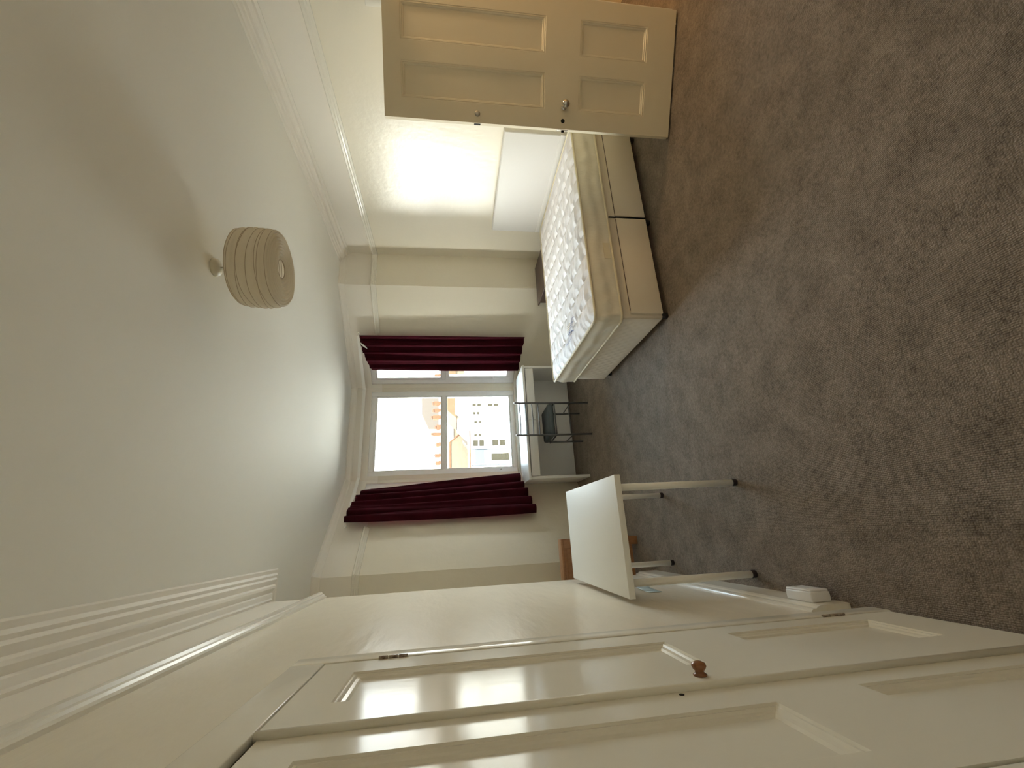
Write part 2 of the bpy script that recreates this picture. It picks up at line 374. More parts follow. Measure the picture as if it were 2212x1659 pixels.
MB().lathe([(.008, 0), (.008, .004), (0, .005)], (1.15-.035, .004, .23), (0, 1, 0), 12).build('latch', M['dullsteel'], wc)

# sill boards, following the bay
sill = MB().sweep([(2.505, 5.266), PR, PLf, (.214, 5.291)], [(-.06, ZS-.035), (.045, ZS-.035), (.052, ZS-.03), (.052, ZS-.004), (.045, ZS+.002), (-.06, ZS+.002)])
tag(sill.build('window_sill', M['trim']), 'white painted sill board running round the bay windows', 'window sill', kind='structure')

# ---- cornices, picture rail, skirting
c_big = [(0, 2.905), (.012, 2.905), (.018, 2.925), (.045, 2.930), (.050, 2.950), (.060, 2.958), (.095, 2.962), (.100, 2.972), (.130, 2.976), (.138, 2.988), (.165, 2.988), (.172, 2.999), (0, 2.999)]
c_left = [(0, 2.945), (.014, 2.940), (.022, 2.952), (.050, 2.955), (.056, 2.966), (.085, 2.955), (.100, 2.958), (.108, 2.975), (.140, 2.968), (.152, 2.980), (.168, 2.976), (.182, 2.988), (.205, 2.986), (.212, 2.999), (0, 2.999)]
c_small = [(0, 2.93), (.008, 2.93), (.014, 2.945), (.030, 2.962), (.046, 2.985), (.055, 2.985), (.058, 2.999), (0, 2.999)]
def trim(n, mb, m, label, cat): tag(mb.build('trim_%d' % n, m), label, cat, kind='structure')
trim(1, MB().sweep([(XR, YN), (XR, YB)], c_big), M['frieze'], 'moulded plaster cornice along the top of the right wall', 'cornice')
trim(2, MB().sweep([(XR, YB), BR, PR, PLf, BL, (XA, YB), (XA, YL)], c_small), M['frieze'], 'slim plaster cornice around the bay and back wall', 'cornice')
trim(3, MB().sweep([(XA, YL), (XL, YL), (XL, YN)], c_left), M['frieze'], 'ridged plaster cornice along the left cupboard wall', 'cornice')
rail_p = [(0, ZR-.035), (.012, ZR-.033), (.016, ZR-.018), (.024, ZR-.012), (.026, ZR), (.036, ZR+.006), (.038, ZR+.022), (.030, ZR+.030), (0, ZR+.034)]
trim(4, MB().sweep([(XR, YN), (XR, YB), BR, (2.55, 5.219)], rail_p), M['trim'], 'picture rail moulding along the right wall', 'picture rail')
trim(5, MB().sweep([(.128, 5.207), BL, (XA, YB), (XA, YL)], rail_p), M['trim'], 'picture rail moulding left of the bay', 'picture rail')
trim(6, MB().sweep([(XL-.2, YL), (XL, YL), (XL, YN)], rail_p), M['trim'], 'picture rail moulding along the glossy left wall', 'picture rail')
sk = [(0, 0), (.022, 0), (.022, .135), (.018, .150), (.012, .158), (.011, .172), (.006, .182), (0, .185)]
for nm, path in (('baseboard_left', [(XL-.3, YL), (XL, YL), (XL, 1.80)]), ('baseboard_right', [(XR, 2.03), (XR, YB), BR, (2.60, 5.167)]), ('baseboard_back', [(.0, 5.081), BL, (XA, YB), (XA, YL)])):
    tag(MB().sweep(path, sk).build(nm, M['trim']), {'baseboard_left': 'glossy cream skirting under the white table', 'baseboard_right': 'cream skirting behind the bed', 'baseboard_back': 'cream skirting in the left alcove'}[nm], 'skirting', kind='structure')

# ---- hall beyond the doorway
mb = MB().box(4.75, 4.9, -.6, 3.4, 0, H); mb.box(XR+T, 4.75, 3.25, 3.4, 0, H); mb.box(XR+T, 4.75, -.6, -.45, 0, H)
struct('wall_hall', mb, M['hall'], 'hall walls beyond the doorway', 'wall')

# ------------------------------------------------------------------ panelled leaves
def panelled(root, x0, x1, z0, z1, panels, m, y_face, y_back, rings, leaf_name='leaf', bev=.003):
    """leaf in root's local XZ plane, front facing -Y at y_face; panels sunk by rings=[(inset, depth)]"""
    mb = MB(); xs = sorted({x0, x1, *[p[0] for p in panels], *[p[1] for p in panels]}); zs = sorted({z0, z1, *[p[2] for p in panels], *[p[3] for p in panels]})
    inside = lambda x, z: any(p[0] < x < p[1] and p[2] < z < p[3] for p in panels)
    for sgn, yf in ((1, y_face), (-1, y_back)):
        for i in range(len(xs)-1):
            for k in range(len(zs)-1):
                if not inside((xs[i]+xs[i+1])/2, (zs[k]+zs[k+1])/2):
                    mb.quad([(xs[i], yf, zs[k]), (xs[i+1], yf, zs[k]), (xs[i+1], yf, zs[k+1]), (xs[i], yf, zs[k+1])])
        for p in panels:
            for (i0, d0), (i1, d1) in zip(rings[:-1], rings[1:]):
                A = [(p[0]+i0, p[2]+i0), (p[1]-i0, p[2]+i0), (p[1]-i0, p[3]-i0), (p[0]+i0, p[3]-i0)]
                B = [(p[0]+i1, p[2]+i1), (p[1]-i1, p[2]+i1), (p[1]-i1, p[3]-i1), (p[0]+i1, p[3]-i1)]
                for q in range(4):
                    q2 = (q+1) % 4
                    mb.quad([(A[q][0], yf+sgn*d0, A[q][1]), (A[q2][0], yf+sgn*d0, A[q2][1]), (B[q2][0], yf+sgn*d1, B[q2][1]), (B[q][0], yf+sgn*d1, B[q][1])])
    for xa, xb, za, zb in ((x0, x0, z0, z1), (x1, x1, z0, z1)): mb.quad([(xa, y_face, za), (xa, y_back, za), (xa, y_back, zb), (xa, y_face, zb)])
    for z in (z0, z1): mb.quad([(x0, y_face, z), (x1, y_face, z), (x1, y_back, z), (x0, y_back, z)])
    bm = bmesh.new(); me = bpy.data.meshes.new('t'); me.from_pydata(mb.v, [], mb.f); bm.from_mesh(me); bpy.data.meshes.remove(me)
    bmesh.ops.remove_doubles(bm, verts=bm.verts, dist=1e-5); out = MB(); out.add(bm)
    leaf = out.build(leaf_name, m, root)
    ii, dd = rings[-1]
    for p in panels:
        k = MB().box(p[0]+ii-.002, p[1]-ii+.002, y_face+dd, y_back-dd, p[2]+ii-.002, p[3]-ii+.002)
        k.build('panel', m, leaf)
    return leaf

# ---- room door, open into the room: local +X from the free edge to the hinge, -Y faces the camera
ang = math.atan2(-.479, .878)
dr = thing('door_1', 'cream four panelled room door standing open beside the bed', 'door', (2.7455, 2.2482, 0), ang, kind='structure')
DW, DH = .850, 2.083
pan = [(.126, .362, .970, 1.968), (.486, .722, .970, 1.968), (.126, .362, .222, .720), (.486, .722, .222, .720)]
rings = [(0, 0), (.003, .003), (.010, .001), (.014, .006), (.021, .007), (.026, .013)]
leaf = panelled(dr, 0, DW, .014, DH, pan, M['door'], 0, .042, rings)
k = MB().lathe([(.022, 0), (.022, .004), (.012, .008), (.010, .022), (.018, .030), (.027, .042), (.029, .052), (.024, .062), (.010, .068), (0, .069)], (.149, 0, .824), (0, -1, 0), 28)
k.build('door_knob', M['steel'], dr)['label'] = 'round chrome knob'
MB().lathe([(.0145, .0), (.0145, .0015), (0, .0016)], (.055, 0, .831), (0, -1, 0), 20).build('keyhole', M['hole'], dr)
MB().lathe([(.0185, 0), (.0185, .003), (.015, .006), (0, .0065)], (.060, 0, 1.448), (0, -1, 0), 24).build('deadlock_cylinder', M['dullsteel'], dr)['label'] = 'dull steel lock cylinder'
MB().box(-.0025, .0005, .010, .034, .790, .870, .0008).build('latch_plate', M['dullsteel'], dr)
MB().box(-.014, .0, .016, .026, .815, .835, .002).build('latch', M['hole'], dr)
MB().box(-.003, .0005, .012, .032, 1.425, 1.470, .0008).build('deadlock_plate', M['hole'], dr)

# door lining and architrave in the right wall
j = MB(); j.box(XR-.006, XR+T, DY1-.03, DY1, 0, DZ); j.box(XR-.006, XR+T, DY0, DY0+.03, 0, DZ); j.box(XR-.006, XR+T, DY0, DY1, DZ-.03, DZ)
trim(7, j, M['trim'], 'cream door lining inside the doorway', 'door frame')
j = MB(); j.box(XR-.02, XR+.001, DY1, DY1+.065, 0, DZ+.075, .004); j.box(XR-.02, XR+.001, DY0-.065, DY0, 0, DZ+.075, .004); j.box(XR-.02, XR+.001, DY0, DY1, DZ, DZ+.075, .004)
trim(8, j, M['trim'], 'cream architrave round the doorway', 'architrave')

# ---- cupboard built into the left wall: local +X runs away from the camera, -Y faces the room
cb = thing('built_in_cupboard', 'tall built in cupboard with glossy cream panelled doors in the left wall', 'cupboard', (XL, .60, 0), PI/2)
lx = lambda Y: Y-.60
cs = MB()
cs.box(lx(1.620), lx(1.703), -.021, .0, 0, 2.145, .003); cs.box(lx(.60), lx(.695), -.008, .0, 0, 2.145, .003); cs.box(lx(.695), lx(1.620), -.021, .0, 2.045, 2.145, .003)
cs.build('casing', M['gloss'], cb)
ringc = [(0, 0), (.003, .005), (.010, .004), (.015, .009), (.024, .011), (.030, .016)]
l1 = panelled(cb, lx(1.108), lx(1.617), .012, 2.041, [(lx(1.255), lx(1.50), .972, 1.932), (lx(1.275), lx(1.53), .195, .735)], M['gloss'], -.018, .030, ringc, 'cupboard_door')
l2 = panelled(cb, lx(.70), lx(1.104), .012, 2.034, [(lx(.772), lx(.992), .972, 1.930), (lx(.80), lx(1.03), .180, .740)], M['gloss'], -.010, .040, ringc, 'cupboard_door')
bd = MB(); bd.tube([(lx(1.108), -.015, .012), (lx(1.108), -.015, 2.041)], .0095, 12); bd.build('meeting_bead', M['gloss'], l1)
kx = lx(1.165)
MB().lathe([(.016, 0), (.017, .003), (.012, .006), (.010, .010), (.015, .015), (.018, .021), (.016, .027), (.008, .031), (0, .032)], (kx, -.018, 1.042), (0, -1, 0), 24).build('knob', M['knobwood'], l1)['label'] = 'brown turned wooden knob'
MB().lathe([(.006, 0), (.006, .001), (0, .0012)], (lx(1.085), -.010, 1.135), (0, -1, 0), 12).build('keyhole', M['hole'], l2)
for hz in (1.835, .245):
    h = MB(); 
    for q in range(3): h.tube([(lx(1.621), -.021, hz-.045+q*.031), (lx(1.621), -.021, hz-.045+q*.031+.028)], .0055, 8)
    h.build('hinge', M['rust'], cb)

# ------------------------------------------------------------------ pendant lamp
PX, PY = 1.545, 2.318
lp = thing('pendant_lamp', 'round white paper drum pendant lamp hanging from the ceiling', 'ceiling lamp', (PX, PY, H))
MB().lathe([(.052, 0), (.052, -.006), (.046, -.022), (.030, -.030), (.012, -.033), (0, -.034)], (0, 0, 0)).build('ceiling_rose', M['rose'], lp)
MB().tube([(0, 0, -.03), (0, 0, -.19)], .0035, 8).build('flex', M['rose'], lp)
ZT, ZB, RR = -.150, -.362, .222
sh = MB(); seg = 96; prof = []
N = 40
for i in range(N+1):                       # side: slightly baggy paper between wire hoops
    f = i/N; r = RR-.006*abs(2*f-1)**8 - .004*abs(math.sin(f*PI*6)) + .008*math.sin(f*PI); prof.append((r, ZT+(ZB-ZT)*f))
bot = []
for i in range(1, 60):                      # underside: pleated paper running in to the round hole
    f = i/59; bot.append((RR-.008-(RR-.008-.056)*f, ZB-.012*math.sin(f*PI)-.0055*math.sin(f*PI*18)))
top = [(.110+(RR-.01-.110)*i/20, ZT+.010*math.sin(i/20*PI)+.0015*math.sin(i/20*PI*16)) for i in range(0, 20)]
allp = top+prof+bot; n0 = 0
for (r, h) in allp:
    for q in range(seg):
        t = 2*PI*q/seg; wob = 1+.006*math.sin(3*t+h*20)+.004*math.sin(7*t+1)
        sh.v.append((r*wob*math.cos(t), r*wob*math.sin(t), h+.004*math.sin(2*t+.6)*min(1, r/.2)))
for i in range(len(allp)-1):
    for q in range(seg):
        q2 = (q+1) % seg; sh.face([i*seg+q, i*seg+q2, (i+1)*seg+q2, (i+1)*seg+q], 0, True)
shade = sh.build('lamp_shade', M['paper'], lp)
for i, (f, tilt, ph) in enumerate([(.03, .004, 0), (.10, .010, 1.0), (.27, .022, 2.4), (.40, .020, .4), (.56, .012, 1.7), (.72, .022, 3.0), (.80, .014, .2), (.985, .003, 0)]):
    pts = []
    for q in range(73):
        t = 2*PI*q/72; ff = f+tilt/.23*math.sin(t+ph); wob = 1+.006*math.sin(3*t+(ZT+(ZB-ZT)*ff)*20)+.004*math.sin(7*t+1)
        r = (RR-.006*abs(2*ff-1)**8-.004*abs(math.sin(ff*PI*6))+.008*math.sin(max(0, min(1, ff))*PI))*wob+.0005
        pts.append((r*math.cos(t), r*math.sin(t), ZT+(ZB-ZT)*ff+.004*math.sin(2*t+.6)))
    MB().tube(pts, .0016, 6).build('wire_hoop', M['wire'], shade)
MB().lathe([(.055, 0), (.057, .003), (.055, .006), (.052, .003), (.055, 0)], (0, 0, ZB-.004), seg=40, caps=False).build('bottom_ring', M['wire'], shade)
MB().lathe([(.014, 0), (.018, -.02), (.018, -.055), (.013, -.06)], (0, 0, -.17), seg=20).build('lamp_holder', M['rose'], lp)
MB().lathe([(.012, 0), (.014, -.02), (.030, -.055), (.029, -.075), (.015, -.095), (0, -.098)], (0, 0, -.225), seg=24).build('bulb', M['socket'], lp)

# ------------------------------------------------------------------ curtains and rail
def off(a, b, s, o):
    a = Vector(a); b = Vector(b); d = (b-a).normalized(); n = Vector((-d.y, d.x)); p = a+d*s+n*o; return p, d, n
cr = thing('curtain_rail', 'white curtain rail bent round the top of the bay windows', 'curtain rail', (1.36, 5.72, 2.82))
RZ = 2.825
path = [off(BR, PR, LF-.80, .075)[0]]
rl = MB(); prr = [(-.007, RZ-.018), (.007, RZ-.018), (.007, RZ+.018), (-.007, RZ+.018), (-.007, RZ-.018)]
inner = [tuple(off(BR, PR, LF-.80, .075)[0])]
def cornerpt(P0, na, nb, o): m = (na+nb)/(1+na.dot(nb)); return (P0[0]+m.x*o, P0[1]+m.y*o)
nR = off(BR, PR, 0, 0)[2]; nC = off(PR, PLf, 0, 0)[2]; nL = off(PLf, BL, 0, 0)[2]
inner += [cornerpt(PR, nR, nC, .075), cornerpt(PLf, nC, nL, .075), tuple(off(PLf, BL, .80, .075)[0])]
rl.sweep(inner, prr); 
for v in range(len(rl.v)): rl.v[v] = (rl.v[v][0]-1.36, rl.v[v][1]-5.72, rl.v[v][2]-2.82)
rl.build('track', M['rail'], cr)
for (a, b, s) in ((BR, PR, LF-.80), (BR, PR, LF-.25), (PR, PLf, .3), (PR, PLf, .95), (PLf, BL, .25), (PLf, BL, .80)):
    p, d, n = off(a, b, s, 0); k = MB()
    k.tube([(p.x-1.36, p.y-5.72, RZ-2.82+.01), (p.x+n.x*.072-1.36, p.y+n.y*.072-5.72, RZ-2.82+.004)], .006, 8)
    k.lathe([(.016, 0), (.016, .006), (.008, .010)], (p.x-1.36, p.y-5.72, RZ-2.82+.01), (n.x, n.y, 0), 14)
    k.build('bracket', M['rail'], cr)

def curtain(label, a, b, sA, sB, sA2, sB2, zt0, zt1, zb0, zb1, waves, seed):
    """hangs from the rail; sA..sB along the facet at the top, sA2..sB2 at the hem"""
    rnd = random.Random(seed); ph = [rnd.uniform(0, 6) for _ in range(6)]
    root = thing('curtain', label, 'curtain', (*off(a, b, (sA+sB)/2, .085)[0], zb0))
    o = Vector(root.location); mb = MB(); NU, NV = 150, 46
    for j_ in range(NV+1):
        v = j_/NV
        for i in range(NU+1):
            u = i/NU; e = v**1.4; s = (sA+(sB-sA)*u)*(1-e)+(sA2+(sB2-sA2)*u)*e
            zt = zt0+(zt1-zt0)*u**2; zb = zb0+(zb1-zb0)*u+.006*math.sin(u*waves*2*PI+ph[0])
            amp = .020+.016*v
            fold = math.sin(2*PI*waves*(u+.03*math.sin(3*v+ph[1]))+ph[2])*amp+.010*math.sin(2*PI*waves*2.3*u+ph[3]+2*v)*(1-.5*v)+.006*math.sin(2*PI*waves*.5*u+4*v+ph[4])
            s += .010*math.cos(2*PI*waves*u+ph[2]+.4)
            p, d, n = off(a, b, s, .116+fold)
            mb.v.append((p.x-o.x, p.y-o.y, zt+(zb-zt)*v-o.z))
    for j_ in range(NV):
        for i in range(NU):
            k = j_*(NU+1)+i; mb.face([k, k+1, k+NU+2, k+NU+1], 0, True)
    c = mb.build('drape', M['velvet'], root)
    sd = c.modifiers.new('thick', 'SOLIDIFY'); sd.thickness = .004
    return root
c_r = curtain('dark burgundy velvet curtain right of the window nearest the bed', BR, PR, LF-.81, LF-.325, LF-.81, LF-.30, 2.805, 2.690, .672, .735, 4.2, 3)
c_l = curtain('dark burgundy velvet curtain left of the window nearest the cupboard wall', PLf, BL, .83, .33, .815, .145, 2.835, 2.720, .672, .785, 4.6, 11)
# slipped white heading tape showing at the top of the right curtain
p, d, n = off(BR, PR, LF-.735, .150); o = Vector(c_r.location); hb = MB(); hp = []
for i in range(9):
    q = p+d*(.085*i/8)+n*.004; z = 2.800-.005*i-.010*math.sin(i/8*PI)-.045*(i/8)**2
    hp.append((q.x-o.x, q.y-o.y, z-o.z))
hb.tube(hp, [.004, .008, .010, .011, .011, .010, .009, .007, .003], 8); hb.build('heading_tape', M['tape'], c_r)

# ------------------------------------------------------------------ desk in the bay
dk = thing('desk', 'white desk standing in the window bay with drawers under its top', 'desk', (1.305, 5.06, 0))
DX = .725
MB().box(-DX, DX, 0, .56, .722, .750, .003).build('desk_top', M['desk'], dk)
MB().box(-DX+.006, -DX+.036, .012, .55, 0, .722, .002).build('side_panel', M['desk'], dk)
MB().box(DX-.036, DX-.006, .012, .55, 0, .722, .002).build('side_panel', M['desk'], dk)
MB().box(-DX+.036, DX-.036, .52, .54, .03, .722, .001).build('back_panel', M['desk'], dk)
MB().box(-DX+.036, DX-.036, .03, .52, .605, .622).build('drawer_floor', M['desk'], dk)
for x0, x1 in ((-DX+.042, -.002), (.002, DX-.042)):
    MB().box(x0, x1, .014, .032, .612, .711, .0015).build('drawer', M['desk'], dk)

# ------------------------------------------------------------------ metal chair, back towards the room
ch = thing('metal_chair', 'grey tubular metal chair with slate cushion pushed up to the desk', 'chair', (1.245, 5.03, 0), math.radians(3))
R = .0115
hw = .197
for sx in (-1, 1):
    MB().tube([(sx*hw, -.185, 0), (sx*hw, -.185, .43), (sx*hw, -.195, .70), (sx*hw, -.205, .915)], R, 10).build('back_post', M['frame'], ch)
    MB().tube([(sx*(hw-.012), .20, 0), (sx*(hw-.012), .20, .425)], R, 10).build('leg', M['frame'], ch)
    MB().tube([(sx*hw, -.185, .22), (sx*(hw-.012), .20, .22)], .007, 8).build('stretcher', M['frame'], ch)
for z, bow in ((.855, .035), (.78, .033), (.705, .032), (.63, .03)):
    yb_ = -.185-.02*(z-.43)/.485
    MB().tube([(hw*math.sin(t), yb_-bow*(math.cos(t)**2), z) for t in [PI/2*(i/8-1) for i in range(17)]], .006, 8).build('back_rail', M['frame'], ch)
k = MB(); k.tube([(-hw, -.185, .425), (hw, -.185, .425)], .009, 8); k.tube([(-hw, .20, .425), (hw, .20, .425)], .009, 8)
k.tube([(-hw, -.185, .425), (-hw, .20, .425)], .009, 8); k.tube([(hw, -.185, .425), (hw, .20, .425)], .009, 8); k.build('seat_frame', M['frame'], ch)
MB().tube([(-hw, -.185, .25), (hw, -.185, .25)], .007, 8).build('stretcher', M['frame'], ch)
MB().box(-.195, .195, -.175, .215, .432, .505, .022).build('seat_cushion', M['cushion'], ch)

# ------------------------------------------------------------------ white table with four round legs
TW, TD, TZ = .621, 1.079, .763
tb = thing('side_table', 'white rectangular table on four round legs against the glossy cupboard wall', 'table', (-.350, 2.304, 0), math.radians(-.5))
MB().box(0, TW, 0, TD, TZ-.034, TZ, .002).build('table_top', M['white'], tb)
for x in (.064, TW-.064):
    for y in (.072, TD-.072):
        lg = MB().tube([(x, y, .022), (x, y, TZ-.034)], [.0185, .0200], 24).build('leg', M['legs'], tb)
        MB().lathe([(.019, .0), (.0205, .004), (.0205, .020), (.0193, .026)], (x, y, 0), seg=24).build('foot', M['rubber'], lg)

# ------------------------------------------------------------------ divan bed
BX0, BY0, BX1, BY1 = 1.462, 2.697, 3.340, 4.055
bed = thing('divan_bed', 'double divan bed base in beige fabric with two drawers facing the door', 'bed base', (BX0, BY0, 0))
Lb, Wb = BX1-BX0, BY1-BY0
base = MB().box(.0, Lb, .012, Wb, .055, .385, .018); bo = base.build('divan_base', M['divan'], bed)
# two upholstered drawers in the long side
for x0, x1 in ((.035, .905), (.925, Lb-.02)):
    dwr = MB().box(x0, x1, -.004, .014, .058, .318, .008).build('drawer', M['divan'], bed)
    MB().box(x0+.02, x1-.02, -.0055, -.003, .3165, .3205).build('drawer_seam', M['brownwood'], dwr)
MB().box(.913, .917, -.001, .014, .058, .372).build('drawer_gap', M['hole'], bed)
# quilted foot end
q = MB(); NY, NZ = 90, 26
for iz in range(NZ+1):
    for iy in range(NY+1):
        y = .022+(Wb-.044)*iy/NY; z = .07+.30*iz/NZ
        a = (y/.085+z/.085) % 1; b = (y/.085-z/.085) % 1
        g = min(min(a, 1-a), min(b, 1-b)); e = min(1, min(iy, NY-iy)/3, min(iz, NZ-iz)/3)
        q.v.append((-.001-.007*min(1, g/.28)*e, y, z))
for iz in range(NZ):
    for iy in range(NY):
        k0 = iz*(NY+1)+iy; q.face([k0, k0+1, k0+NY+2, k0+NY+1], 0, True)
q.build('quilted_end', M['divanend'], bed)
for x, y in ((.045, .055), (.045, Wb-.055), (Lb-.06, .055), (Lb-.06, Wb-.055), (.915, .055), (.915, Wb-.055)):
    MB().lathe([(.020, 0), (.024, .004), (.024, .034), (.015, .045), (.012, .058)], (x, y, 0), seg=20).build('castor', M['black'], bed)
hd = thing('headboard', 'white padded headboard standing against the right wall at the bed head', 'headboard', (BX1+.03, BY0, 0))
MB().box(-.024, .050, .10, Wb+.065, .30, 1.165, .016).build('padded_board', M['headboard'], hd)
MB().box(-.026, -.004, .10, Wb+.06, .600, .655, .006).build('edge_roll', M['headboard'], hd)
for y in (.35, 1.0): MB().box(0, .03, y, y+.06, 0, .32).build('strut', M['brownwood'], hd)

# mattress: quilted top, border, piping
mt = thing('mattress', 'white quilted double mattress lying on the divan base', 'mattress', (BX0-.03, BY0-.02, .386))
Lm, Wm, Hm = 1.888, 1.375, .222
def quilt(x, y):
    # scalloped stitch rows across the bed, joined by fainter curved links along it
    px, py = .185, .135
    sc = .024*abs(math.sin(PI*y/py))**.8+.012*math.sin(5.3*y+1)
    w1 = (x-sc)/px; dx = abs(w1-round(w1))*px
    row = math.floor(w1+.5)
    yy = y/py+.5*(row % 2)+.10*math.sin(2*PI*w1); dy = abs(yy-round(yy))*py
    g1 = min(1, dx/.045); g2 = min(1, dy/.040)
    return (g1**.5)*(.88+.12*(g2**.6))
top_m = MB(); NX, NY2 = 300, 220; rc = .05
def edge_in(x, y):
    return min(x, Lm-x, y, Wm-y)
for ix in range(NX+1):
    for iy in range(NY2+1):
        x = Lm*ix/NX; y = Wm*iy/NY2; e = edge_in(x, y)
        # round the plan corners
        cx = min(max(x, rc), Lm-rc); cyy = min(max(y, rc), Wm-rc); ddx, ddy = x-cx, y-cyy; r_ = math.hypot(ddx, ddy)
        if r_ > rc: x2, y2 = cx+ddx/r_*rc, cyy+ddy/r_*rc
        else: x2, y2 = x, y
        dome = .018*min(1, e/.12)
        crk = .0012*math.sin(9*x+70*y+2.5*math.sin(13*x+11*y))+.0008*math.sin(17*x-41*y+2*math.sin(19*y))
        zz = Hm-.006+dome+(.024*quilt(x, y)+crk-.020)*min(1, e/.03)
        top_m.v.append((x2, y2, zz))
for ix in range(NX):
    for iy in range(NY2):
        k0 = ix*(NY2+1)+iy; top_m.face([k0, k0+NY2+1, k0+NY2+2, k0+1], 0, True)
top_m.build('quilted_top', M['ticking'], mt)
def rrect(o_, n=8):
    pts = []
    for (cx, cyy, a0) in ((Lm-rc, rc, -PI/2), (Lm-rc, Wm-rc, 0), (rc, Wm-rc, PI/2), (rc, rc, PI)):
        for i in range(n+1): t = a0+PI/2*i/n; pts.append((cx+(rc+o_)*math.cos(t), cyy+(rc+o_)*math.sin(t)))
    return pts
def dense(pts, st=.02):
    out = []
    for i in range(len(pts)):
        a = Vector(pts[i]); b = Vector(pts[(i+1) % len(pts)]); n = max(1, int((b-a).length/st))
        for k in range(n): out.append(tuple(a+(b-a)*k/n))
    return out
ring = dense(rrect(0)); bd = MB(); NZ2 = 14; nr = len(ring)
cxm, cym = Lm/2, Wm/2
for iz in range(NZ2+1):
    f = iz/NZ2; z = .006+(Hm-.016)*f
    for i, (x, y) in enumerate(ring):
        t = i*.02; bul = .009*math.sin(f*PI)+.0035*math.sin(PI*4*f+.8*math.sin(t*9))+.0045*math.sin(t*31+5*f+2*math.sin(t*5))*math.sin(f*PI)
        dx, dy = x-min(max(x, rc), Lm-rc), y-min(max(y, rc), Wm-rc)
        if abs(dx)+abs(dy) < 1e-6: dx, dy = 0, 0
        l = math.hypot(dx, dy) or 1; bd.v.append((x+dx/l*bul, y+dy/l*bul, z))
for iz in range(NZ2):
    for i in range(nr): bd.face([iz*nr+i, iz*nr+(i+1) % nr, (iz+1)*nr+(i+1) % nr, (iz+1)*nr+i], 0, True)
bd.face(list(range(nr))[::-1]); bd.build('border', M['border'], mt)
for z, nm in ((Hm-.006, 'piping'), (.012, 'piping')):
    pts = [(x, y, z) for x, y in dense(rrect(.003), .03)]; pts.append(pts[0]); pts.append(pts[1])
    MB().tube(pts, .010, 8, caps=False).build(nm, M['piping'], mt)
MB().box(.52, .66, -.014, -.011, .035, .085).build('care_label', M['piping'], mt)
# faded printed emblem near the foot end: a sweep of ink strokes, not legible
ink = MB(); gold = MB()
def stroke(mbx, pts, wd):
    vs = []
    for i, p in enumerate(pts):
        a = Vector(pts[max(i-1, 0)]); b = Vector(pts[min(i+1, len(pts)-1)]); d = (b-a).normalized(); n = Vector((-d.y, d.x))*wd*(1-.7*abs(2*i/(len(pts)-1)-1))
        vs.append(((p[0]+n.x, p[1]+n.y), (p[0]-n.x, p[1]-n.y)))
    for (a, b), (c, d2) in zip(vs[:-1], vs[1:]): mbx.quad([(*a, Hm+.0205), (*b, Hm+.0205), (*d2, Hm+.0205), (*c, Hm+.0205)])
for q_ in range(4): stroke(ink, [(.15+.03*q_+.02*math.sin(i), .50+.035*i-.03*q_, 0)[:2] for i in range(6)], .004)
for q_ in range(7): stroke(ink, [(.115+.012*math.sin(i*1.3+q_), .52+.032*q_+.008*i) for i in range(5)], .0035)
stroke(ink, [(.13+.008*i, .46+.004*i*i) for i in range(8)], .006)
for q_ in range(3): stroke(gold, [(.20+.02*q_+.006*i, .52+.028*i) for i in range(6)], .0035)
ink.build('printed_emblem', M['ink'], mt, fix=False)['label'] = 'faded blue print'
gold.build('printed_emblem', M['inkgold'], mt, fix=False)['label'] = 'faded gold print'

# ------------------------------------------------------------------ dark bedside table beyond the bed
bs = thing('bedside_table', 'dark brown wooden bedside table in the corner behind the bed', 'bedside table', (2.985, 4.50, 0))
MB().box(-.275, .275, -.22, .225, .532, .550, .002).build('table_top', M['brownwood'], bs)
MB().box(-.240, .245, -.185, .215, .05, .532, .002).build('body', M['brownwood'], bs)
MB().box(-.225, .230, -.200, -.184, .33, .52, .002).build('drawer', M['brownwood'], bs)
for x in (-.21, .215):
    for y in (-.165, .195): MB().box(x-.02, x+.02, y-.02, y+.02, 0, .05).build('leg', M['brownwood'], bs)

# ------------------------------------------------------------------ orange pine cabinet in the alcove, seen under and over the white table
pc = thing('pine_cabinet', 'orange pine framed cabinet standing behind the white table in the alcove', 'cabinet', (-.42, 3.93, 0))
CW, CD, CH = .335, .11, .706
MB().box(-CW-.005, CW+.005, -.006, CD, CH-.022, CH, .003).build('cabinet_top', M['pine'], pc)
for x in (-CW+.035, CW-.035):
    MB().box(x-.035, x+.035, 0, .03, 0, CH-.022, .003).build('front_stile', M['pine'], pc)
    MB().box(x-.035, x+.035, CD-.03, CD, 0, CH-.022, .003).build('rear_stile', M['pine'], pc)
MB().box(-CW+.07, CW-.07, .004, .026, .055, .105, .002).build('bottom_rail', M['pine'], pc)
MB().box(-CW+.07, CW-.07, .004, .026, CH-.05, CH-.022, .002).build('top_rail', M['pine'], pc)
MB().box(-CW+.07, CW-.07, .012, .022, .105, CH-.05).build('front_panel', M['pine'], pc)
for s_ in (-1, 1): MB().box(s_*CW-.012-.006*s_, s_*CW+.012-.006*s_-.0, .03, CD-.03, .06, CH-.022).build('side_panel', M['pine'], pc)

